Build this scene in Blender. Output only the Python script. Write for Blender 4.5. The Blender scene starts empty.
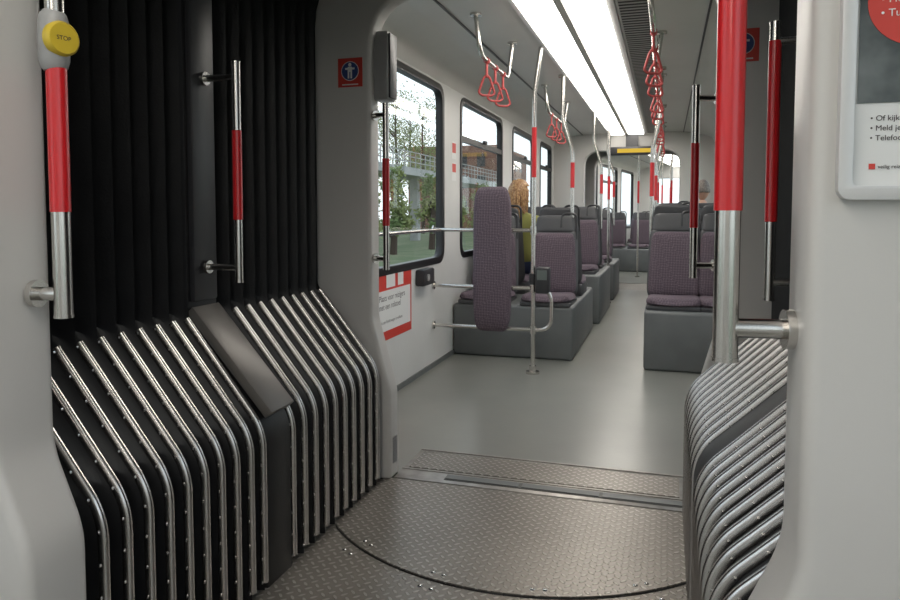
import bpy, bmesh, math, random
from mathutils import Vector, Matrix
from mathutils.geometry import tessellate_polygon
random.seed(7)
scene = bpy.context.scene
scene.view_settings.view_transform = 'Standard'
CUR = Matrix.Identity(4)

# ------------------------------------------------------------ materials
def principled(name, col, rough=0.5, metal=0.0, spec=None, coat=0.0):
    m = bpy.data.materials.new(name); m.use_nodes = True
    b = m.node_tree.nodes['Principled BSDF']
    b.inputs['Base Color'].default_value = (*col, 1)
    b.inputs['Roughness'].default_value = rough
    b.inputs['Metallic'].default_value = metal
    if spec is not None: b.inputs['Specular IOR Level'].default_value = spec
    if coat: b.inputs['Coat Weight'].default_value = coat
    return m

def noisy(m, c1, c2, scale=8, bump=0.0, bscale=80, rough=None):
    nt = m.node_tree; N = nt.nodes; L = nt.links
    b = N['Principled BSDF']
    tc = N.new('ShaderNodeTexCoord')
    n = N.new('ShaderNodeTexNoise'); n.inputs['Scale'].default_value = scale; n.inputs['Detail'].default_value = 4
    L.new(tc.outputs['Object'], n.inputs['Vector'])
    r = N.new('ShaderNodeValToRGB')
    r.color_ramp.elements[0].position = .35; r.color_ramp.elements[1].position = .65
    r.color_ramp.elements[0].color = (*c1, 1); r.color_ramp.elements[1].color = (*c2, 1)
    L.new(n.outputs['Fac'], r.inputs['Fac']); L.new(r.outputs['Color'], b.inputs['Base Color'])
    if bump:
        n2 = N.new('ShaderNodeTexNoise'); n2.inputs['Scale'].default_value = bscale
        L.new(tc.outputs['Object'], n2.inputs['Vector'])
        bp = N.new('ShaderNodeBump'); bp.inputs['Strength'].default_value = bump; bp.inputs['Distance'].default_value = .002
        L.new(n2.outputs['Fac'], bp.inputs['Height']); L.new(bp.outputs['Normal'], b.inputs['Normal'])
    return m

M_white = noisy(principled('panel_white', (.6,.6,.58), .38), (.64,.635,.62), (.68,.675,.66), 3)
M_portal = noisy(principled('portal_grey', (.5,.48,.46), .34), (.55,.535,.515), (.58,.565,.545), 2, .05, 300)
M_ceil = noisy(principled('ceiling_panel', (.5,.5,.48), .35), (.58,.57,.55), (.62,.61,.59), 2)
M_black = noisy(principled('bellows_rubber', (.012,.012,.013), .5), (.005,.005,.006), (.010,.010,.011), 12, .2, 150)
M_rubber = principled('window_rubber', (.012,.012,.013), .4)
M_steel = principled('brushed_steel', (.62,.60,.57), .24, 1.0)
M_rib = principled('rib_aluminium', (.62,.60,.585), .26, 1.0)
M_rivet = principled('rivet', (.8,.8,.8), .2, 1.0)
M_red = principled('red_grip', (.58,.015,.02), .3, coat=.3)
M_strap = principled('strap_red', (.48,.07,.07), .5)
M_dark = principled('dark_plastic', (.03,.03,.033), .4)
M_grey = noisy(principled('seat_base_grey', (.1,.11,.115), .45), (.115,.122,.122), (.14,.148,.148), 4)
M_shell = principled('seat_shell', (.075,.075,.08), .4)
M_ring = principled('ring_panel', (.13,.12,.11), .38, .3)
M_yellow = principled('yellow_plastic', (.62,.45,.04), .4)
M_lgrey = principled('light_grey_plastic', (.33,.33,.33), .4)
M_signred = principled('sign_red', (.6,.05,.035), .45)
M_signblue = principled('sign_blue', (.03,.06,.2), .45)
M_signwhite = principled('sign_white', (.75,.75,.74), .4)
M_ink = principled('ink', (.06,.05,.05), .5)
M_alu = principled('alu_frame', (.62,.62,.62), .35, .2)
M_floor = noisy(principled('floor_lino', (.2,.2,.18), .28), (.205,.208,.188), (.24,.24,.218), 1.6, .15, 60)
M_seam = principled('floor_seam', (.08,.08,.075), .5)
M_sill = noisy(principled('sill_metal', (.2,.18,.16), .4, .6), (.27,.25,.23), (.36,.34,.315), 20)
M_gap = principled('gap_black', (.01,.01,.01), .7)
M_concrete = noisy(principled('concrete', (.3,.3,.29), .9), (.30,.31,.30), (.42,.42,.41), 1)
M_grass = noisy(principled('grass', (.1,.14,.05), .95), (.09,.13,.05), (.18,.20,.11), .5)
M_bark = principled('bark', (.07,.05,.035), .9)
M_leaf = noisy(principled('leaf', (.07,.12,.03), .8), (.11,.17,.05), (.30,.32,.12), .8)
M_brick = noisy(principled('brick_wall', (.2,.1,.07), .9), (.16,.08,.055), (.26,.14,.10), 5)

def emis(name, col, s):
    m = bpy.data.materials.new(name); m.use_nodes = True
    nt = m.node_tree; nt.nodes.clear()
    e = nt.nodes.new('ShaderNodeEmission'); o = nt.nodes.new('ShaderNodeOutputMaterial')
    e.inputs[0].default_value = (*col, 1); e.inputs[1].default_value = s
    nt.links.new(e.outputs[0], o.inputs[0]); return m
M_lamp = emis('lamp_diffuser', (1, .95, .87), 7.9)
M_disp = emis('display_amber', (.9, .6, .08), .8)

def glassmat():
    m = bpy.data.materials.new('window_glass'); m.use_nodes = True
    nt = m.node_tree; nt.nodes.clear(); N = nt.nodes; L = nt.links
    t = N.new('ShaderNodeBsdfTransparent'); t.inputs[0].default_value = (.93,.96,.96,1)
    g = N.new('ShaderNodeBsdfGlossy'); g.inputs['Roughness'].default_value = .02
    f = N.new('ShaderNodeLayerWeight'); f.inputs[0].default_value = .5
    p = N.new('ShaderNodeMath'); p.operation='POWER'; p.inputs[1].default_value=4
    q = N.new('ShaderNodeMath'); q.operation='MULTIPLY_ADD'; q.inputs[1].default_value=.3; q.inputs[2].default_value=.03
    mx = N.new('ShaderNodeMixShader'); o = N.new('ShaderNodeOutputMaterial')
    L.new(f.outputs['Facing'], p.inputs[0]); L.new(p.outputs[0], q.inputs[0])
    L.new(q.outputs[0], mx.inputs[0]); L.new(t.outputs[0], mx.inputs[1]); L.new(g.outputs[0], mx.inputs[2]); L.new(mx.outputs[0], o.inputs[0])
    return m
M_glass = glassmat()

def treadmat():
    m = principled('tread_plate', (.2,.18,.15), .38, .55)
    nt = m.node_tree; N = nt.nodes; L = nt.links; b = N['Principled BSDF']
    tc = N.new('ShaderNodeTexCoord'); mp = N.new('ShaderNodeMapping')
    mp.inputs['Rotation'].default_value = (0,0,math.radians(45)); mp.inputs['Scale'].default_value = (34,34,34)
    L.new(tc.outputs['Object'], mp.inputs['Vector'])
    sp = N.new('ShaderNodeSeparateXYZ'); L.new(mp.outputs[0], sp.inputs[0])
    def M(op, a, b_=None, c=None):
        n = N.new('ShaderNodeMath'); n.operation = op
        for i, v in enumerate((a, b_, c)):
            if v is None: continue
            if isinstance(v, (int, float)): n.inputs[i].default_value = v
            else: L.new(v, n.inputs[i])
        return n.outputs[0]
    x, y = sp.outputs[0], sp.outputs[1]
    fx = M('SUBTRACT', M('FRACT', x), .5); fy = M('SUBTRACT', M('FRACT', y), .5)
    par = M('FLOORED_MODULO', M('ADD', M('FLOOR', x), M('FLOOR', y)), 2)
    inv = M('SUBTRACT', 1.0, par)
    a = M('ADD', M('MULTIPLY', fx, par), M('MULTIPLY', fy, inv))
    c = M('ADD', M('MULTIPLY', fy, par), M('MULTIPLY', fx, inv))
    e = M('ADD', M('POWER', M('ABSOLUTE', M('DIVIDE', a, .47)), 2), M('POWER', M('ABSOLUTE', M('DIVIDE', c, .19)), 2))
    h = M('MAXIMUM', M('SUBTRACT', 1.0, e), 0.0)
    h = M('MINIMUM', M('MULTIPLY', h, 2.0), 1.0)
    bp = N.new('ShaderNodeBump'); bp.inputs['Strength'].default_value = 1.0; bp.inputs['Distance'].default_value = .004
    L.new(h, bp.inputs['Height']); L.new(bp.outputs['Normal'], b.inputs['Normal'])
    n = N.new('ShaderNodeTexNoise'); n.inputs['Scale'].default_value = 2.5; n.inputs['Detail'].default_value = 6
    L.new(tc.outputs['Object'], n.inputs['Vector'])
    mx = N.new('ShaderNodeMix'); mx.data_type = 'RGBA'
    mx.inputs[6].default_value = (.165,.148,.13,1); mx.inputs[7].default_value = (.285,.26,.232,1)
    L.new(n.outputs['Fac'], mx.inputs[0])
    mx2 = N.new('ShaderNodeMix'); mx2.data_type = 'RGBA'
    L.new(M('MULTIPLY', h, .5), mx2.inputs[0]); L.new(mx.outputs[2], mx2.inputs[6]); mx2.inputs[7].default_value = (.58,.54,.49,1)
    L.new(mx2.outputs[2], b.inputs['Base Color'])
    return m
M_tread = treadmat()

def fabricmat():
    m = principled('purple_moquette', (.1,.07,.1), .9)
    nt = m.node_tree; N = nt.nodes; L = nt.links; b = N['Principled BSDF']
    tc = N.new('ShaderNodeTexCoord'); mp = N.new('ShaderNodeMapping')
    mp.inputs['Rotation'].default_value = (math.radians(10),math.radians(43),math.radians(8))
    L.new(tc.outputs['Object'], mp.inputs['Vector'])
    c1 = N.new('ShaderNodeTexChecker'); c1.inputs['Scale'].default_value = 70
    c1.inputs[1].default_value = (.085,.062,.080,1); c1.inputs[2].default_value = (.130,.098,.118,1)
    L.new(mp.outputs[0], c1.inputs['Vector'])
    v = N.new('ShaderNodeTexVoronoi'); v.inputs['Scale'].default_value = 75
    L.new(tc.outputs['Object'], v.inputs['Vector'])
    mx = N.new('ShaderNodeMix'); mx.data_type = 'RGBA'
    r = N.new('ShaderNodeMath'); r.operation = 'LESS_THAN'; r.inputs[1].default_value = .2
    L.new(v.outputs['Distance'], r.inputs[0]); 
    r2 = N.new('ShaderNodeMath'); r2.operation='MULTIPLY'; r2.inputs[1].default_value=.35; L.new(r.outputs[0], r2.inputs[0])
    L.new(r2.outputs[0], mx.inputs[0])
    L.new(c1.outputs[0], mx.inputs[6]); mx.inputs[7].default_value = (.36,.28,.32,1)
    L.new(mx.outputs[2], b.inputs['Base Color'])
    return m
M_fabric = fabricmat()

# ------------------------------------------------------------ geometry helpers
def mk(name, verts, faces, mat, bevel=0, seg=3, smooth=True, ang=40, weld=False, M=None):
    bm = bmesh.new()
    vs = [bm.verts.new(v) for v in verts]
    for f in faces:
        try: bm.faces.new([vs[i] for i in f])
        except ValueError: pass
    if weld: bmesh.ops.remove_doubles(bm, verts=bm.verts, dist=1e-5)
    bmesh.ops.recalc_face_normals(bm, faces=bm.faces)
    if bevel:
        es = [e for e in bm.edges if len(e.link_faces) == 2 and e.calc_face_angle(0) > math.radians(30)]
        bmesh.ops.bevel(bm, geom=es, offset=bevel, segments=seg, profile=.5, affect='EDGES', clamp_overlap=True)
    for e in bm.edges:
        if len(e.link_faces) == 2 and e.calc_face_angle(0) > math.radians(ang): e.smooth = False
    for f in bm.faces: f.smooth = smooth
    me = bpy.data.meshes.new(name); bm.to_mesh(me); bm.free()
    me.transform(CUR if M is None else CUR @ M)
    cs = [v.co for v in me.vertices]
    c = Vector([(min(p[i] for p in cs)+max(p[i] for p in cs))/2 for i in range(3)])
    me.transform(Matrix.Translation(-c))
    if isinstance(mat, (list, tuple)):
        for q in mat: me.materials.append(q)
    else: me.materials.append(mat)
    ob = bpy.data.objects.new(name, me); ob.location = c
    scene.collection.objects.link(ob)
    return ob

def group(name, objs):
    e = bpy.data.objects.new(name, None); scene.collection.objects.link(e)
    e.empty_display_size = .1
    c = sum((o.location for o in objs), Vector())/len(objs)
    e.location = c
    for o in objs:
        o.parent = e; o.location = o.location - c
    return e

def boxg(x0,x1,y0,y1,z0,z1):
    v = [(x0,y0,z0),(x1,y0,z0),(x1,y1,z0),(x0,y1,z0),(x0,y0,z1),(x1,y0,z1),(x1,y1,z1),(x0,y1,z1)]
    f = [(0,3,2,1),(4,5,6,7),(0,1,5,4),(1,2,6,5),(2,3,7,6),(3,0,4,7)]
    return v, f
def box(name, x0,x1,y0,y1,z0,z1, mat, bevel=0, seg=2):
    v,f = boxg(x0,x1,y0,y1,z0,z1); return mk(name, v, f, mat, bevel, seg)
def multi(name, parts, mat, **k):
    V=[];F=[]
    for v,f in parts:
        n=len(V); V+=list(v); F+=[tuple(i+n for i in q) for q in f]
    return mk(name, V, F, mat, **k)

def fil(pts, rad, closed=False, n=6):
    P=[Vector(p) for p in pts]; out=[]; m=len(P)
    for i,p in enumerate(P):
        r = rad[i] if isinstance(rad,(list,tuple)) else rad
        if (not closed and i in (0,m-1)) or r<=0: out.append(p); continue
        a=P[i-1]-p; b=P[(i+1)%m]-p
        la,lb=a.length,b.length
        an=a.angle(b)
        if an>math.radians(178): out.append(p); continue
        d=min(r/math.tan(an/2), .48*la, .48*lb)
        A=p+a*(d/la); B=p+b*(d/lb)
        for k in range(n+1):
            t=k/n; out.append((1-t)**2*A+2*t*(1-t)*p+t*t*B)
    return out
def rrect(a0,a1,b0,b1,r,n=6): return fil([(a0,b0),(a1,b0),(a1,b1),(a0,b1)], r, True, n)

def extr(name, outer, axis, a, b, mat, holes=(), bevel=0, seg=2):
    loops=[[Vector((p[0],p[1],0)) for p in L] for L in [outer]+list(holes)]
    flat=[p for L in loops for p in L]
    tris=tessellate_polygon(loops)
    def P(p,w):
        if axis=='Y': return (p.x,w,p.y)
        if axis=='X': return (w,p.x,p.y)
        return (p.x,p.y,w)
    n=len(flat); V=[P(p,a) for p in flat]+[P(p,b) for p in flat]
    F=[tuple(t) for t in tris]+[tuple(i+n for i in reversed(t)) for t in tris]
    s=0
    for L in loops:
        m=len(L)
        for i in range(m):
            j=(i+1)%m; F.append((s+i,s+j,s+j+n,s+i+n))
        s+=m
    return mk(name,V,F,mat,bevel,seg)

def tubeg(pts, r, fr=0, sides=14):
    P = fil(pts, fr) if fr else [Vector(p) for p in pts]
    V=[];F=[]
    T=[(P[min(i+1,len(P)-1)]-P[max(i-1,0)]).normalized() for i in range(len(P))]
    up=Vector((0,0,1)) if abs(T[0].z)<.9 else Vector((1,0,0))
    N=(up-T[0]*up.dot(T[0])).normalized()
    for i,p in enumerate(P):
        N=(N-T[i]*N.dot(T[i])).normalized(); B=T[i].cross(N)
        rr = r[i] if isinstance(r,(list,tuple)) else r
        for k in range(sides):
            a=2*math.pi*k/sides; V.append(p+(N*math.cos(a)+B*math.sin(a))*rr)
    for i in range(len(P)-1):
        for k in range(sides):
            l=(k+1)%sides; F.append((i*sides+k,i*sides+l,(i+1)*sides+l,(i+1)*sides+k))
    F.append(tuple(range(sides))[::-1]); F.append(tuple((len(P)-1)*sides+k for k in range(sides)))
    return V,F
def tube(name, pts, r, mat, fr=0, sides=14): 
    v,f=tubeg(pts,r,fr,sides); return mk(name,v,f,mat)

def sphg(c, r, seg=8, rings=6):
    V=[];F=[]
    rx,ry,rz = r if isinstance(r,(tuple,list)) else (r,r,r)
    for i in range(rings+1):
        th=math.pi*i/rings
        for k in range(seg):
            ph=2*math.pi*k/seg
            V.append((c[0]+rx*math.sin(th)*math.cos(ph), c[1]+ry*math.sin(th)*math.sin(ph), c[2]+rz*math.cos(th)))
    for i in range(rings):
        for k in range(seg):
            l=(k+1)%seg; F.append((i*seg+k,i*seg+l,(i+1)*seg+l,(i+1)*seg+k))
    return V,F

def pillow(name, w0, w1, h, T, fn, mat, dish=0.0, nu=14, nv=16, p=6, back=.25, ca=.14, cb=.07, cp=10):
    V=[];F=[]
    def add(sgn):
        for j in range(nv+1):
            v=-1+2*j/nv
            for i in range(nu+1):
                u=-1+2*i/nu
                u_=math.sin(u*math.pi/2)*.5+u*.5; v_=math.sin(v*math.pi/2)*.5+v*.5
                a=u_*(1-ca*abs(v_)**cp); b=v_*(1-cb*abs(u_)**cp)
                w=w0+(w1-w0)*(b+1)/2
                e=max(abs(u_),abs(v_)); t=math.sqrt(max(0,1-e**p))
                c = sgn*T*t*(1 if sgn>0 else back) - dish*(1-u_*u_)
                V.append(fn(a*w, (b+1)/2*h, c))
    for sgn in (1,-1):
        s=len(V); add(sgn)
        for j in range(nv):
            for i in range(nu):
                q=s+j*(nu+1)+i
                f=(q,q+1,q+nu+2,q+nu+1); F.append(f if sgn>0 else f[::-1])
    return mk(name,V,F,mat,weld=True,ang=70)

def text(name, body, size, loc, rot, mat, sp=1.0):
    cu=bpy.data.curves.new(name,'FONT'); cu.body=body; cu.size=size; cu.extrude=.0002; cu.space_line=sp
    cu.materials.append(mat)
    o=bpy.data.objects.new(name,cu); o.location=loc; o.rotation_euler=rot
    scene.collection.objects.link(o); return o

# ------------------------------------------------------------ layout constants
XC=-.525
WL,WR=-1.70,.66
def portal_profile(zl, zu, top=2.12, hu=.70, hl=.625, r=.24):
    p=[(XC-hl,0),(XC-hl,zl),(XC-hu,zu),(XC-hu,top),(XC+hu,top),(XC+hu,zu),(XC+hl,zl),(XC+hl,0)]
    return fil(p,[0,.22,.22,r,r,.22,.22,0],False,8)
def portal(name,y0,y1,zl,zu,mat=M_portal,bevel=.022,hu=.70):
    inner=portal_profile(zl,zu,hu=hu)
    outer=[Vector((WR+.06,0)),Vector((WR+.06,2.5)),Vector((WL-.06,2.5)),Vector((WL-.06,0))]
    return extr(name, inner+outer,'Y',y0,y1,mat,bevel=bevel,seg=4)

# ------------------------------------------------------------ car shell
def car(y0,y1,wins,transom=(),lights=True,floor_mat=M_floor):
    box('floor',WL-.06,WR+.06,y0,y1,-.08,0,floor_mat)
    h=(WR-WL)/2; xc=(WR+WL)/2
    prof=[(xc-h,2.20),(xc-h+.05,2.29),(xc-h+.28,2.36),(xc-h+.45,2.38)]
    prof=fil(prof,.15)
    right=[Vector((2*xc-p.x,p.y)) for p in reversed(prof)]
    poly=prof+right+[Vector((WR+.0,2.5)),Vector((WL,2.5))]
    extr('ceiling',poly,'Y',y0,y1,M_ceil)
    for side,X,s in (('left',WL,-1),('right',WR,1)):
        outer=[(y0,0),(y1,0),(y1,2.5),(y0,2.5)]
        holes=[rrect(a,b,.80,2.17,.13) for a,b in wins]
        extr('wall_'+side,outer,'X',X,X+s*.06,M_white,holes)
        for n,(a,b) in enumerate(wins):
            fr=extr('frame',rrect(a-.012,b+.012,.788,2.182,.14),'X',X-s*.008,X+s*.05,M_rubber,[rrect(a+.04,b-.04,.84,2.13,.10)],bevel=.003)
            gl=extr('glass',rrect(a+.035,b-.035,.835,2.135,.1),'X',X+s*.022,X+s*.028,M_glass)
            parts=[fr,gl]
            if n in transom:
                parts.append(box('transom_bar',min(X-s*.004,X+s*.03),max(X-s*.004,X+s*.03),a+.03,b-.03,1.80,1.85,M_rubber))
                parts.append(box('latch',min(X-s*.03,X),max(X-s*.03,X),(a+b)/2-.04,(a+b)/2+.04,1.84,1.87,M_dark,.004))
            group('window_%d'%(n+1),parts)
        xa,xb=(X,X+.012) if side=='left' else (X-.012,X)
        box('baseboard_'+side,xa,xb,y0,y1,0,.035,M_grey)
        xa=X+(.44 if side=='left' else -.44)
        box('trim_cove_'+side,xa-.006,xa+.006,y0,y1,2.370,2.384,M_dark)
    if lights:
        parts=[box('lamp_tray',-.865,-.30,y0+.15,y1-.1,2.362,2.385,M_alu,.004),
               box('tray_divider',-.612,-.567,y0+.15,y1-.1,2.335,2.364,M_ceil,.004)]
        for (a,b) in ((-.825,-.625),(-.555,-.345)):
            parts.append(box('diffuser',a,b,y0+.17,y1-.12,2.343,2.363,M_lamp,.004))
        group('ceiling_light',parts)
        parts=[box('grille_tray',-.285,-.12,y0+.2,y1-.1,2.362,2.383,M_gap)]
        sl=[]
        y=y0+.22
        while y<y1-.12:
            sl.append(boxg(-.28,-.125,y,y+.022,2.3595,2.363)); y+=.06
        for x in (-.29,-.122): sl.append(boxg(x,x+.010,y0+.2,y1-.1,2.358,2.365))
        parts.append(multi('slats',sl,M_lgrey))
        group('ventilation_grille',parts)

car(-3.0,1.0,[(-2.6,-1.0),(-.75,.75)])
box('wall_back',WL-.06,WR+.06,-3.08,-3.0,0,2.5,M_white)
car(2.93,11.0,[(3.45,5.32),(5.80,7.40),(7.92,9.35),(9.75,10.75)],transom=(1,2,3))
portal('trim_portal_near',1.0,1.15,.53,.70)
portal('trim_portal_far',2.83,2.93,.40,.72,hu=.712,bevel=.018)
portal('trim_portal_end',11.0,11.15,.5,.85)

# ------------------------------------------------------------ gangway bellows
BX=-.55
ZK,ZL,ZR=.515,.85,.78
def bpath(off=0.0):
    lo,up=.64,.92
    p=[(BX-lo-off,0),(BX-lo-off,ZK+off*.4),(BX-up-off,ZL+off*.4),(BX-up-off,2.22+off),(BX+up+off,2.22+off),(BX+up+off,ZR+off*.4),(BX+lo+off,ZK+off*.4),(BX+lo+off,0)]
    return fil(p,[0,.16,.05,.25,.25,.05,.16,0],False,6)
def bellows(name,y0,y1,n,depth=.065):
    V=[];F=[]; ys=[]
    per=(y1-y0)/n
    prof=[0,.10,.25,.5,.75,.90]
    dep=[0,.35,.95,1,.95,.35]
    for k in range(n):
        for a,d in zip(prof,dep): ys.append((y0+(k+a)*per, d*depth))
    ys.append((y1,0))
    m=None
    for y,d in ys:
        pp=bpath(d); m=len(pp)
        for p in pp: V.append((p.x,y,p.y))
    for j in range(len(ys)-1):
        for i in range(m-1):
            a=j*m+i; F.append((a,a+1,a+m+1,a+m))
    return mk(name,V,F,M_black,ang=60)
def ribs(name,ys,side):
    lo=.64;up=.92
    parts=[];riv=[]
    base=[(-lo,.03),(-lo,ZK),(-up+.01,(ZL if side<0 else ZR)-.004)]
    pp=fil(base,[0,.17,0],False,10)
    w=.0085
    sec=[(-w,-.006),(-w,.009),(-w*.5,.014),(w*.5,.014),(w,.009),(w,-.006)]
    for y in ys:
        V=[];F=[];n=len(sec)
        for i,p in enumerate(pp):
            t=(pp[min(i+1,len(pp)-1)]-pp[max(i-1,0)]).normalized()
            nn=Vector((t.y,-t.x))
            if nn.x<0: nn=-nn
            for (a,b) in sec:
                q=p+nn*b
                x=BX+q.x if side<0 else BX-q.x
                V.append((x,y+a,q.y))
        for i in range(len(pp)-1):
            for k in range(n):
                l=(k+1)%n; F.append((i*n+k,i*n+l,(i+1)*n+l,(i+1)*n+k))
        F.append(tuple(range(n))); F.append(tuple((len(pp)-1)*n+k for k in range(n)))
        parts.append((V,F))
        L=0; 
        for i in range(1,len(pp)):
            seg=(pp[i]-pp[i-1]).length
            d0=L; L+=seg
            k=math.ceil(d0/.075)
            while k*.075<L and k*.075>=d0:
                q=pp[i-1].lerp(pp[i],(k*.075-d0)/seg)
                x=BX+q.x if side<0 else BX-q.x
                riv.append(sphg((x,y-w-.001,q.y),.0042,6,4)); k+=1
    a=multi('rib_profiles',parts,M_rib,ang=50); b=multi('rib_rivets',riv,M_rivet)
    return group(name,[a,b])
n1,n2=10,10
ya0,ya1,yb0,yb1=1.155,1.875,2.045,2.84
bellows('gangway_bellows',ya0,ya1,n1); bellows('gangway_bellows',yb0,yb1,n2)
p1=(ya1-ya0)/n1; p2=(yb1-yb0)/n2
yr=[ya0+p1*(k) for k in range(1,n1)]+[ya1-.004]; yr2=[yb0+p2*k+.006 for k in range(0,n2)]
for s in (-1,1):
    ribs('bellows_ribs',yr+yr2,s)
ri=[Vector(p) for p in bpath(-.006)]; ro=bpath(.10)
ring=extr('hoop',ri+list(reversed(ro)),'Y',1.885,2.035,M_black,bevel=.004)
rp=[]
for s in (-1,1):
    if s<0:
        a=[(-.64,.545),(-.925,.865),(-.90,.885),(-.615,.565)]
        pts=[(BX+(x if s<0 else -x),z) for x,z in a]
        rp.append(extr('slanted_cover',pts,'Y',1.89,2.03,M_ring,bevel=.004))
    x0=BX+s*.915; x1=BX+s*.90
    rp.append(box('upright_cover',min(x0,x1)-.004,max(x0,x1)+.004,1.90,2.02,.90,2.1,M_dark,.006))
group('gangway_ring',[ring]+rp)

# gangway floor + turntable + sill
box('floor_gangway',-1.26,.17,1.0,2.85,-.08,0,M_tread)
cx,cy,R=-.53,2.955,.885
def halfdisc(r,ymax,n=80):
    a0=math.asin((ymax-cy)/r); pts=[]
    for k in range(n+1):
        a=(math.pi-a0)+(math.pi+2*a0)*k/n
        pts.append((cx+r*math.cos(a),cy+r*math.sin(a)))
    return [Vector((max(-1.185,min(.085,x)),min(y,ymax))) for x,y in pts]
g=extr('seat_ring',halfdisc(R+.006,2.85),'Z',0,.002,M_gap)
d=extr('plate',halfdisc(R,2.85),'Z',0,.006,M_tread)
bolts=[]
for k in range(24):
    a=math.pi+math.pi*(k+.5)/24
    for rr in (R-.035,R+.05):
        x=cx+rr*math.cos(a); y=cy+rr*math.sin(a)
        if -1.15<x<.06 and y<2.8 and (k%3==1): 
            for dx in (-.02,.02): bolts.append(sphg((x+dx*math.sin(a),y-dx*math.cos(a),.006 if rr<R else .001),(.008,.008,.003),8,4))
bo=multi('bolts',bolts,M_rivet)
group('turntable_plate',[g,d,bo])
s1=box('base_plate',-1.145,.093,2.852,3.25,0,.010,M_sill,.004)
s2=box('tread_insert',-1.12,.07,2.985,3.20,.010,.013,M_tread)
s3=box('dark_joint',-.92,.093,2.885,2.945,.010,.012,M_seam)
s4=multi('joint_segments',[boxg(-.915+i*.34,-.915+i*.34+.325,2.892,2.938,.012,.015) for i in range(3)],M_grey)
s5=multi('edge_lips',[boxg(-1.145,.093,2.96,2.968,.010,.013),boxg(-1.145,.093,3.224,3.234,.010,.013)],M_sill)
group('door_sill',[s1,s2,s3,s4,s5])

# ------------------------------------------------------------ handrails
def handrail(x,y,z0,z1,zr0,zr1,wallx,wally,r=.0175,name='grab_rail',button=False,ext=.045):
    parts=[tube('tube',[(x,y,z0),(x,y,z1)],r,M_steel,sides=24),
           tube('red_sleeve',[(x,y,zr0),(x,y,zr1)],r+.0018,M_red,sides=24)]
    for z in (z0,z1):
        parts.append(tube('end_cap',[(x,y,z-.003),(x,y,z+.003)],r+.001,M_steel,sides=24))
    D=Vector((wallx-x,wally-y,0)); L=D.length; D.normalize()
    for z in (z0+ext,z1-ext):
        a=Vector((x,y,z)); b=a+D*L
        parts.append(tube('bracket',[a,b],r*.8,M_steel,sides=16))
        parts.append(tube('flange',[b-D*.012,b],r*1.6,M_steel,sides=20))
    if button:
        zb=1.468
        prof=[(0,.019),(.006,.024),(.02,.028),(.06,.029),(.095,.028),(.110,.024),(.118,.018)]
        parts.append(tube('button_body',[(x-.004,y,zb+q[0]) for q in prof],[q[1] for q in prof],M_lgrey,sides=24))
        dx,dy=.97,-.24; o=.014
        parts.append(tube('button_face',[(x+dx*o,y+dy*o,zb+.06),(x+dx*.026,y+dy*.026,zb+.06),(x+dx*.032,y+dy*.032,zb+.06)],[.034,.034,.029],M_yellow,sides=28))
        parts.append(text('button_text','STOP',.012,(x+dx*.0325+dy*.016,y+dy*.0325-dx*.016,zb+.056),(math.pi/2,0,math.atan2(.97,.24)),M_ink))
    return group(name,parts)
handrail(-1.158,1.11,.98,1.72,1.19,1.475,-1.222,1.10,button=True)
handrail(.083,1.065,.98,1.72,1.192,1.65,.172,1.075)
handrail(-1.318,1.955,.965,1.665,1.165,1.45,-1.44,1.955,r=.0135)
handrail(.255,1.955,.965,1.665,1.165,1.62,.34,1.955,r=.0135)
handrail(-1.165,2.83,.94,1.655,1.13,1.42,-1.232,2.86,r=.014)
handrail(.10,2.83,.94,1.665,1.13,1.45,.182,2.86,r=.014)

a=box('housing',-1.247,-1.17,2.87,2.97,1.68,1.98,M_lgrey,.012); b=box('dark_face',-1.172,-1.162,2.88,2.96,1.69,1.97,M_dark,.004)
group('speaker_housing',[a,b])
def pict(x0,x1,z0,z1,y):
    s=.5*(x0+x1); zc=(z0+z1)/2+.006; w=x1-x0
    fy=(y-.0062,y-.0045)
    fig=[boxg(s-.010,s+.010,*fy,zc-.004,zc+.018),boxg(s-.010,s-.003,*fy,zc-.032,zc-.004),boxg(s+.003,s+.010,*fy,zc-.032,zc-.004),
         boxg(s-.022,s-.011,*fy,zc+.006,zc+.014),boxg(s+.011,s+.022,*fy,zc+.006,zc+.014),sphg((s,y-.0055,zc+.027),(.008,.001,.008))]
    p=[box('plate',x0,x1,y-.003,y,z0,z1,M_signred),
       tube('ring_white',[(s,y-.003,zc),(s,y-.0038,zc)],w*.36,M_signwhite,sides=28),
       tube('blue_disc',[(s,y-.003,zc),(s,y-.0045,zc)],w*.335,M_signblue,sides=28),
       multi('figure',fig,M_signwhite),
       box('caption_bar',x0+.02,x1-.02,y-.004,y-.003,z0+.008,z0+.013,M_signwhite)]
    group('warning_sign',p)
pict(-1.388,-1.272,1.735,1.86,2.83)
pict(.205,.315,1.745,1.865,2.83)
multi('vent_grille',[boxg(-1.152,-1.147,2.858,2.905,.07+.012*i,.074+.012*i) for i in range(10)],M_dark)

# ------------------------------------------------------------ poster on near portal
yp=1.0
fr=extr('frame',rrect(.204,.60,1.205,1.75,.018),'Y',yp-.018,yp,M_alu,[rrect(.220,.584,1.222,1.731,.008)],bevel=.004)
bk=box('backing',.212,.585,yp-.006,yp-.001,1.215,1.735,M_signwhite)
m_ph=noisy(principled('poster_photo',(.1,.1,.1),.3),(.03,.04,.04),(.22,.24,.24),9)
ph=box('photo_print',.225,.578,yp-.0075,yp-.006,1.325,1.725,m_ph)
cir=tube('red_disc',[(.288,yp-.0075,1.448),(.288,yp-.0085,1.448)],.055,M_signred,sides=48)
t1=text('text_disc','• Help\n• Tu',.013,(.247,yp-.0095,1.446),(math.pi/2,0,0),M_signwhite,1.3)
t2=text('text_lines','• Of kijk op\n• Meld je bij\n• Telefoon',.0095,(.240,yp-.0065,1.303),(math.pi/2,0,0),M_ink,1.28)
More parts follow.
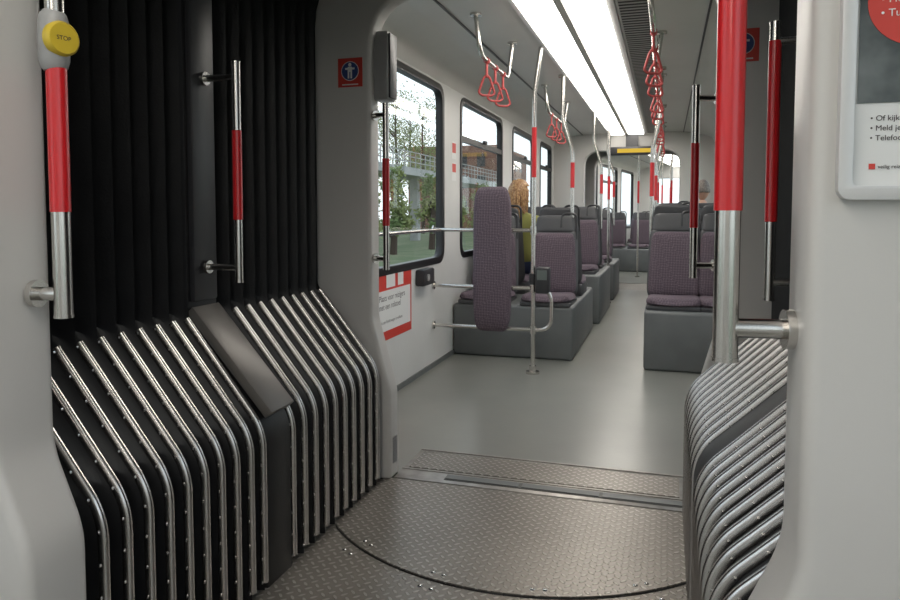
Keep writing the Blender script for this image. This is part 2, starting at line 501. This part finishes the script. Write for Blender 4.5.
sm=box('logo_mark',.240,.247,yp-.0072,yp-.006,1.243,1.250,M_signred)
t3=text('text_small','veilig reizen samen',.0065,(.250,yp-.0065,1.244),(math.pi/2,0,0),M_ink)
group('framed_poster',[fr,bk,ph,cir,t1,t2,sm,t3])

# ------------------------------------------------------------ wheelchair place sign on left wall
X=WL
s=[box('backing',X,X+.002,3.85,4.58,.37,.82,M_signred),
   box('white_field',X+.002,X+.003,3.87,4.555,.43,.69,M_signwhite),
   box('icon',X+.003,X+.004,4.12,4.27,.705,.805,M_signwhite),
   box('icon_b',X+.003,X+.004,4.32,4.42,.705,.805,M_signwhite),
   text('text_sign','Plaats voor reizigers\nmet een rolstoel',.055,(X+.003,4.0,.625),(math.pi/2,0,math.pi/2),M_ink),
   text('text_sign_small','Ook een kinderwagen is welkom',.03,(X+.003,4.0,.48),(math.pi/2,0,math.pi/2),M_ink)]
group('wall_notice',s)
s=[box('sticker_a',X,X+.002,5.55,5.67,1.63,1.77,M_signwhite),box('sticker_a_red',X+.002,X+.003,5.56,5.66,1.68,1.76,M_signred),box('sticker_b',X,X+.002,5.55,5.67,1.45,1.60,M_signwhite),box('sticker_b_red',X+.002,X+.003,5.56,5.66,1.52,1.59,M_signred)]
group('wall_stickers',s)
a=box('body',X,X+.07,4.66,4.90,.66,.78,M_dark,.015); b=tube('button',[(X+.07,4.74,.72),(X+.078,4.74,.72)],.025,M_lgrey)
group('intercom_box',[a,b])

# ------------------------------------------------------------ leaning rail assembly
yy=5.06
parts=[]
parts.append(tube('stanchion',fil([(-.925,yy,0),(-.925,yy,2.05),(-.88,yy,2.37)],.3),.0165,M_steel,sides=18))
parts.append(tube('red_sleeve',[(-.925,yy,1.44),(-.925,yy,1.80)],.0185,M_red,sides=18))
parts.append(tube('floor_flange',[(-.925,yy,0),(-.925,yy,.018)],.05,M_steel,sides=24))
parts.append(tube('floor_collar',[(-.925,yy,.018),(-.925,yy,.06)],.026,M_steel,sides=24))
parts.append(tube('top_rail',[(WL,yy,1.055),(-.925,yy,1.055)],.014,M_steel))
parts.append(tube('loop_rail',[(WL,yy,.63),(-.79,yy,.63),(-.79,yy,.325),(WL,yy,.325)],.0145,M_steel,fr=.1))
for z in (1.055,.63,.325):
    parts.append(tube('wall_flange',[(WL,yy,z),(WL+.012,yy,z)],.032,M_steel))
    parts.append(tube('joint',[(-.925,yy,z-.03),(-.925,yy,z+.03)],.024,M_steel))
parts.append(tube('window_guard_rail',[(WL,3.5,1.055),(WL+.06,3.5,1.055),(WL+.06,5.1,1.055),(WL,5.1,1.055)],.012,M_steel,fr=.03))
group('stanchion_rail',parts)
pp=[pillow('cushion_pad',.145,.145,1.07,.05,lambda a,b,c:(-1.225+a,yy-.04-c,.305+b),M_fabric,nu=18,nv=50,p=8,back=.4,ca=.22,cb=.045,cp=8),
    box('back_plate',-1.33,-1.12,yy-.03,yy-.013,.40,1.28,M_shell,.005)]
group('leaning_pad',pp)
a=box('body',-.90,-.80,yy-.07,yy+.03,.60,.79,M_dark,.015); b=box('screen',-.885,-.815,yy-.074,yy-.07,.70,.77,principled('screen_grey',(.12,.14,.13),.3)); c=tube('clamp',[(-.925,yy,.66),(-.925,yy,.74)],.03,M_dark)
group('ticket_reader',[a,b,c])

# ------------------------------------------------------------ seats
def seat(x,yb,z,f,w=.215,panel=True,handle=1,drop=0):
    tilt=.14
    parts=[]
    parts.append(pillow('cushion',w-.012,w-.004,.46,.055,lambda a,b,c:(x+a,yb+f*(.46-b), z+.035+c+ .02*(1-b/.46)),M_fabric,dish=.012,back=.3))
    parts.append(box('seat_pan',x-w+.01,x+w-.01,min(yb,yb+f*.44),max(yb,yb+f*.44),z-drop,z+.035,M_shell,.01))
    parts.append(pillow('backrest',w-.010,w-.038,.52,.04,lambda a,b,c:(x+a,yb+f*(.03+c)-f*b*tilt, z+.06+b),M_fabric,dish=.02,back=.3,nv=24,p=8,ca=.10,cb=.05))
    parts.append(pillow('back_shell',w,w-.02,.60 if panel else .56,.02,lambda a,b,c:(x+a,yb-f*.015+f*c-f*b*tilt, z+.02+b),M_shell,back=1,dish=.01))
    if panel:
        zz=z+.60; yt=yb-f*(.60*tilt)
        parts.append(pillow('head_panel',w-.03,w-.06,.15,.018,lambda a,b,c:(x+a,yt-f*.012+f*c-f*b*tilt, zz+b-.02),M_shell,back=1))
        yq=yt-f*.14*tilt
        hx=x+handle*(w-.03)
        parts.append(tube('grab_handle',[(hx,yt,zz-.08),(hx,yq-f*.01,zz+.145),(hx-handle*.13,yq-f*.01,zz+.145),(hx-handle*.13,yt,zz+.02)],.010,M_dark,fr=.05))
    return group('passenger_seat',parts)

def bench(xs,yb,z,f,**k):
    for x in xs: seat(x,yb,z,f,**k)
LX=(-1.445,-.925); RX=(.065,.445)
def base(name,x0,x1,y0,y1,h):
    return box(name,x0,x1,y0,y1,0,h,M_grey,.025,3)
base('seat_base',-1.69,-.70,5.56,7.2,.43)
bench(LX,6.00,.43,-1)
bench(LX,6.36,.50,1,drop=.07)
base('seat_base',-1.69,-.66,7.5,8.95,.52)
bench(LX,8.05,.52,-1); bench(LX,8.41,.52,1)
base('seat_base',-1.69,-.66,9.6,10.7,.5)
bench(LX,10.1,.5,-1)
base('seat_base',-.15,.655,5.40,6.85,.45)
bench(RX,5.90,.45,-1); bench(RX,6.27,.52,1,drop=.07)
base('seat_base',-.15,.655,7.6,8.9,.5)
bench(RX,8.1,.5,-1); bench(RX,8.46,.56,1,drop=.06)
base('seat_base',-.15,.655,9.6,10.7,.5)
bench(RX,10.1,.5,-1)

def pole(x,y,z0,dx,zr0,zr1,dy=0):
    pts=fil([(x,y,z0),(x,y,1.72),(x+dx,y+dy,2.0),(x+dx,y+dy,2.375)],.35,n=8)
    p=[tube('tube',pts,.0165,M_steel,sides=16),tube('red_sleeve',[(x,y,zr0),(x,y,zr1)],.0188,M_red,sides=16),
       tube('ceiling_flange',[(x+dx,y+dy,2.36),(x+dx,y+dy,2.38)],.04,M_steel)]
    group('stanchion_pole',p)
pole(-.79,6.18,1.0,-.09,1.40,1.62)
pole(-.72,8.23,1.0,-.09,1.40,1.62)
pole(-.72,10.2,1.0,-.09,1.40,1.62)
pole(-.12,6.09,.95,.06,1.32,1.60)
pole(-.12,8.28,.95,.06,1.32,1.60)
pole(-.12,10.2,.95,.06,1.32,1.60)
for x,y in ((-.72,9.3),(-.14,9.3)):
    group('stanchion_pole',[tube('tube',[(x,y,0),(x,y,2.38)],.0165,M_steel),tube('red_sleeve',[(x,y,1.35),(x,y,1.65)],.0188,M_red),tube('floor_flange',[(x,y,0),(x,y,.015)],.045,M_steel)])

def straprail(x,y0,y1,n,zr=2.13):
    p=[tube('rail',[(x-.05,y0,2.375),(x-.02,y0,zr),(x-.02,y1,zr),(x+.01,y1,2.375)],.014,M_steel,fr=.09),
       tube('flange',[(x-.05,y0,2.365),(x-.05,y0,2.38)],.035,M_steel),tube('flange',[(x+.01,y1,2.365),(x+.01,y1,2.38)],.035,M_steel)]
    group('overhead_rail',p)
    ca,sa=math.cos(math.radians(35)),math.sin(math.radians(35))
    for i in range(n):
        y=y0+(y1-y0)*(i+.7)/(n+.4)
        xs=x-.02
        ringp=[(xs+a*ca,y+a*sa,zr+b) for a,b in ((0,-.085),(.022,-.11),(.055,-.20),(.03,-.215),(-.03,-.215),(-.055,-.20),(-.022,-.11),(0,-.085))]
        q=[tube('sleeve',[(xs,y-.02,zr),(xs,y+.02,zr)],.019,M_strap),
           tube('loop_band',[(xs,y-.010,zr),(xs,y-.010,zr-.10),(xs,y+.010,zr-.10),(xs,y+.010,zr)],.006,M_strap,fr=.004),
           tube('handle_ring',fil(ringp,.02),.0075,M_strap,sides=8)]
        group('hanging_strap',q)
straprail(-1.065,4.13,4.9,3)
straprail(-1.06,6.6,7.7,3)
straprail(-.06,3.6,4.9,3)
straprail(-.06,5.1,6.4,3)
straprail(-.06,6.9,8.2,3)
straprail(-.06,8.6,9.8,3)
a=box('housing',-.84,-.18,10.80,10.92,2.04,2.16,M_dark,.012); b=box('amber_panel',-.72,-.24,10.795,10.80,2.07,2.13,M_disp); c=box('hanger',-.6,-.42,10.84,10.88,2.16,2.38,M_dark)
group('destination_display',[a,b,c])

# ------------------------------------------------------------ next car, turned on a bend
bellows('gangway_bellows',11.12,12.0,10)
box('floor_gangway',-1.26,.17,11.0,12.0,-.085,-.002,M_tread)
piv=Vector((-.52,11.5,0))
CUR=Matrix.Translation(piv)@Matrix.Rotation(math.radians(-7.5),4,'Z')@Matrix.Translation(-piv)
portal('trim_portal_next',11.9,12.05,.5,.85)
car(12.05,19.0,[(12.6,14.2),(14.6,16.2),(16.6,18.2)],transom=(1,))
extr('wall_end',[(WL,0),(WR,0),(WR,2.5),(WL,2.5)],'Y',19.0,19.06,M_white,[rrect(-1.3,.26,.95,2.05,.1)])
extr('window_end',rrect(-1.32,.28,.93,2.07,.1),'Y',19.0,19.02,M_glass)
base('seat_base',-1.69,-.66,14.3,15.3,.45); bench(LX,14.85,.45,-1)
base('seat_base',-1.69,-.66,17.0,18.2,.45); bench(LX,17.6,.45,-1)
base('seat_base',-.15,.655,14.3,15.3,.45); bench(RX,14.85,.45,-1)
base('seat_base',-.15,.655,17.0,18.2,.45); bench(RX,17.6,.45,-1)
for x,y in ((-.72,13.2),(-.14,13.2),(-.62,15.5),(-.20,15.5),(-.62,16.8),(-.20,16.8)):
    group('stanchion_pole',[tube('tube',[(x,y,0),(x,y,2.38)],.0165,M_steel),tube('red_sleeve',[(x,y,1.35),(x,y,1.75)],.0188,M_red),tube('floor_flange',[(x,y,0),(x,y,.015)],.045,M_steel)])
CUR=Matrix.Identity(4)

# ------------------------------------------------------------ people (seated, facing away from the camera)
def skinned(name, chains, mats, picker):
    bm=bmesh.new(); idx={}; vs=[]; rad=[]
    def gv(co,r):
        k=tuple(round(c,4) for c in co)
        if k not in idx:
            idx[k]=len(vs); vs.append(bm.verts.new(co)); rad.append(r)
        return idx[k]
    for ch in chains:
        pr=None
        for co,r in ch:
            i=gv(co,r)
            if pr is not None and pr!=i:
                try: bm.edges.new((vs[pr],vs[i]))
                except ValueError: pass
            pr=i
    me=bpy.data.meshes.new(name); bm.to_mesh(me); bm.free()
    ob=bpy.data.objects.new(name,me); scene.collection.objects.link(ob)
    md=ob.modifiers.new('skin','SKIN'); md.use_smooth_shade=True
    sv=me.skin_vertices[0].data
    for i,r in enumerate(rad):
        rr=r if isinstance(r,tuple) else (r,r)
        sv[i].radius=rr; sv[i].use_root=(i==0)
    sb=ob.modifiers.new('sub','SUBSURF'); sb.levels=2; sb.render_levels=2
    bpy.context.view_layer.update()
    dg=bpy.context.evaluated_depsgraph_get()
    m2=bpy.data.meshes.new_from_object(ob.evaluated_get(dg))
    bpy.data.objects.remove(ob)
    m2.materials.clear()
    for q in mats: m2.materials.append(q)
    for p in m2.polygons:
        p.use_smooth=True; p.material_index=picker(p.center)
    o=bpy.data.objects.new(name,m2); scene.collection.objects.link(o); return o

def person(name,loc,yaw,mats,hairtype,headturn=0):
    jacket,trouser,skin,hair,shoe=mats
    ch=[]
    ch.append([((0,0,.10),(.15,.12)),((0,-.01,.26),(.135,.105)),((0,-.02,.42),(.155,.11)),((0,-.01,.54),(.13,.09)),((0,.0,.60),(.06,.06)),((0,.02,.68),(.052,.052))])
    for s in (-1,1):
        ch.append([((0,-.01,.54),(.13,.09)),((s*.165,-.01,.53),.062),((s*.225,.06,.30),.047),((s*.15,.28,.19),.033)])
        ch.append([((0,0,.10),(.15,.12)),((s*.095,.04,.09),.09),((s*.12,.45,.10),.062),((s*.12,.46,-.12),.055),((s*.12,.47,-.38),.038),((s*.13,.50,-.43),.04),((s*.13,.61,-.45),.03)])
        W=Vector((s*.15,.28,.19))
        pc=W+Vector((-s*.01,.05,-.005))
        ch.append([(tuple(W),.033),(tuple(pc),(.036,.018))])
        for k,(o,l) in enumerate(((-.027,.06),(-.009,.072),(.009,.068),(.026,.052))):
            a=pc+Vector((o,.035,0)); b=a+Vector((o*.15,l*.5,-.008)); c=a+Vector((o*.2,l*.85,-.026))
            ch.append([(tuple(pc),(.036,.018)),(tuple(a),.0095),(tuple(b),.0085),(tuple(c),.0075)])
        a=pc+Vector((-s*.035,-.015,0)); b=a+Vector((-s*.02,.03,-.01))
        ch.append([(tuple(pc),(.036,.018)),(tuple(a),.011),(tuple(b),.009)])
    def pick(c):
        if c.z>.615: return 2
        if c.z<-.385: return 3
        if abs(c.x)<.23 and c.y>.275 and c.z>.155: return 2
        if c.z>.17 or (c.y<.1 and c.z>.12): return 0
        if c.y>.1 and c.z>.145 and abs(c.x)>.16: return 0
        return 1
    body=skinned('body',ch,[jacket,trouser,skin,shoe],pick)
    bm=bmesh.new(); bmesh.ops.create_icosphere(bm,subdivisions=4,radius=1)
    for v in bm.verts:
        x,y,z=v.co
        w=1-.22*max(0,-z)**1.5
        X=x*.076*w; Y=y*.096*(1 if y>0 else 1.02)*(1-.12*max(0,-z)*(y<0)); Z=z*.118
        if y>.4:
            n=math.exp(-((x/.16)**2+((z+.15)/.22)**2))*.020
            e=math.exp(-(((abs(x)-.38)/.16)**2+((z-.05)/.13)**2))*.009
            mth=math.exp(-((x/.3)**2+((z+.5)/.05)**2))*.004
            ck=math.exp(-((x/.3)**2+((z+.85)/.2)**2))*.010
            Y+=n-e-mth+ck
        v.co=(X,Y,Z)
    me=bpy.data.meshes.new('head'); bm.to_mesh(me); bm.free(); me.materials.append(skin)
    for p in me.polygons: p.use_smooth=True
    head=bpy.data.objects.new('head',me); scene.collection.objects.link(head)
    obs=[head]
    M_eye=principled('eye_white',(.8,.8,.8),.2); 
    ev=[sphg((s*.029,.082,.006),(.012,.009,.008),10,8) for s in (-1,1)]
    obs.append(multi('eyes',ev,M_eye)); obs.append(multi('irises',[sphg((s*.029,.0905,.006),(.005,.002,.005),10,6) for s in (-1,1)],M_ink))
    obs.append(multi('lips',[sphg((0,.093,-.060),(.022,.006,.006),12,8)],principled('lips',(.35,.12,.1),.5)))
    obs.append(multi('ears',[sphg((s*.077,-.005,-.005),(.010,.018,.030),10,8) for s in (-1,1)],skin))
    bm=bmesh.new(); bmesh.ops.create_icosphere(bm,subdivisions=4,radius=1)
    kill=[]
    for v in bm.verts:
        x,y,z=v.co
        g=1+.03*math.sin(22*math.atan2(x,y)+3*z)
        thick=.006 if hairtype=='short' else .022
        v.co=(x*(.076+thick)*g,y*(.096+thick)*g-.004,z*(.118+thick)+.004)
        face = (y>.15 and z<.5) if hairtype!='short' else (z< -.35+ (0.75 if y>0 else 0)*y*1.5)
        if face: kill.append(v)
    bmesh.ops.delete(bm,geom=kill,context='VERTS')
    me=bpy.data.meshes.new('hair'); bm.to_mesh(me); bm.free(); me.materials.append(hair)
    for p in me.polygons: p.use_smooth=True
    h=bpy.data.objects.new('hair_cap',me); scene.collection.objects.link(h)
    sd=h.modifiers.new('s','SOLIDIFY'); sd.thickness=.008
    obs.append(h)
    if hairtype=='long':
        st=[]
        for k in range(90):
            a=math.radians(random.uniform(150,390))
            rr=random.uniform(.92,1.04)
            top=Vector((math.cos(a)*.04,math.sin(a)*.05-.01,.125))
            mid=Vector((math.cos(a)*.098*rr,math.sin(a)*.115*rr-.005,.02))
            low=Vector((math.cos(a)*.105*rr,math.sin(a)*.11*rr-.02,-.10))
            end=Vector((math.cos(a+.15)*random.uniform(.07,.12),math.sin(a+.15)*.10-.035,random.uniform(-.24,-.17)))
            P=[]
            for t in [i/9 for i in range(10)]:
                P.append((1-t)**3*top+3*t*(1-t)**2*(mid*1.15)+3*t*t*(1-t)*low+t**3*end)
            r=[.010*(1-.75*(i/9)) +.001 for i in range(10)]
            st.append(tubeg(P,r,sides=6))
        obs.append(multi('hair_strands',st,hair))
    MH=Matrix.Translation((0,.025,.785))@Matrix.Rotation(math.radians(headturn),4,'Z')
    W=Matrix.Translation(loc)@Matrix.Rotation(math.radians(yaw),4,'Z')
    for o in obs:
        o.data.transform(W@MH@Matrix.Translation(o.location)); o.location=(0,0,0)
    body.data.transform(W)
    group(name,[body]+obs)
def hairmat(n,a,b):
    return noisy(principled(n,a,.5),a,b,60)
M_skin=principled('skin',(.50,.29,.21),.5)
person('seated_woman',(-1.36,6.66,.58),0,(principled('olive_jacket',(.20,.20,.05),.8),principled('jeans',(.04,.06,.12),.8),M_skin,hairmat('blond_hair',(.22,.10,.04),(.48,.29,.13)),M_dark),'long',headturn=-40)
person('seated_man',(.40,8.76,.66),0,(principled('dark_coat',(.02,.022,.03),.8),principled('dark_trousers',(.03,.03,.035),.8),M_skin,hairmat('grey_hair',(.12,.10,.09),(.26,.22,.19)),M_dark),'short',headturn=20)

# ------------------------------------------------------------ outdoors
box('ground',-90,90,-60,120,-1.0,-.9,M_grass)
box('street',-7.5,-3.0,-60,120,-.9,-.88,M_concrete)
# raised road with railing, on slim piers
vp=[boxg(-19,-16,-20,75,3.6,4.1)]
for y in range(-15,75,9): vp.append(boxg(-17.9,-17.3,y,y+.6,-.9,3.6))
for y in range(-20,75,1): vp.append(boxg(-16.03,-15.97,y,y+.05,4.1,5.1))
for z in (4.45,4.78,5.1): vp.append(boxg(-16.03,-15.97,-20,75,z-.03,z+.03))
multi('viaduct',vp,M_concrete)
def tree(x,y,h,n=2400,low=.3,ls=1.0):
    tr=tubeg([(x,y,-.9),(x+.1,y,h*.35),(x-.1,y+.1,h*.7),(x,y,h*.92)],[.2,.15,.09,.03],sides=8)
    br=[tr]
    V=[];F=[]
    cl=[]
    for k in range(16):
        a=random.uniform(0,6.28); z=random.uniform(low,.9)*h; r=random.uniform(.5,1.0)*h*.22*(1.2-z/h)
        p=Vector((x+math.cos(a)*r,y+math.sin(a)*r,z+r*.4)); cl.append(p)
        br.append(tubeg([(x,y,z-.4),tuple((Vector((x,y,z))+p)/2),tuple(p)],[.06,.04,.015],sides=6))
    for k in range(n):
        c=random.choice(cl); p=c+Vector([random.gauss(0,.07*h) for _ in range(3)])*.75
        u=Vector([random.uniform(-1,1) for _ in range(3)]).normalized(); w=u.orthogonal().normalized()
        s=random.uniform(.07,.14)*ls; i=len(V)
        V+= [p-u*s,p+w*s*.5,p+u*s,p-w*s*.5]; F.append((i,i+1,i+2,i+3))
    a=multi('trunk',br,M_bark); b=mk('foliage',V,F,M_leaf,smooth=False)
    group('tree',[a,b])
for x,y,h in ((-22.5,38,12),(-23,47,13),(-22.5,57,12),(-23,27,10),(-26,70,13),(-22.5,64,12),(12,30,8),(11,14,7),(14,45,9)): tree(x,y,h)
for x,y,h in ((-12.5,28,3.0),(-12.8,32,3.4),(-12.5,37,3.2),(-12.8,42,3.6),(-12.5,48,3.4),(-12.5,55,3.6),(-12.5,62,3.8)): tree(x,y,h,n=1800,low=.0,ls=1.0)
b=[box('brick_body',-30,-19,80,98,-.9,9,M_brick),multi('windows_dark',[boxg(-28+i*2.2,-27+i*2.2,79.95,80,z,z+1.5) for i in range(4) for z in (1,4,6.5)]+[boxg(-19,-18.95,81+i*3,82.6+i*3,z,z+1.5) for i in range(5) for z in (1,4,6.5)],M_dark)]
group('apartment_building',b)

# ------------------------------------------------------------ world
w=bpy.data.worlds.new('sky'); scene.world=w; w.use_nodes=True
nt=w.node_tree; N=nt.nodes; L=nt.links; bg=N['Background']
tc=N.new('ShaderNodeTexCoord'); sp=N.new('ShaderNodeSeparateXYZ'); L.new(tc.outputs['Generated'],sp.inputs[0])
rmp=N.new('ShaderNodeValToRGB'); rmp.color_ramp.elements[0].position=0; rmp.color_ramp.elements[1].position=.7
rmp.color_ramp.elements[0].color=(.95,.97,1,1); rmp.color_ramp.elements[1].color=(.72,.82,.95,1)
L.new(sp.outputs[2],rmp.inputs[0]); L.new(rmp.outputs[0],bg.inputs[0]); bg.inputs[1].default_value=1.8

# ------------------------------------------------------------ camera
cam=bpy.data.cameras.new('camera'); co=bpy.data.objects.new('camera',cam); scene.collection.objects.link(co)
cam.sensor_width=36; cam.lens=28.0; cam.clip_start=.02; cam.clip_end=500
cam.shift_y=-.0544
co.location=(0,0,1.19)
co.rotation_euler=(math.radians(90-3.2),0,math.radians(17.17))
scene.camera=co
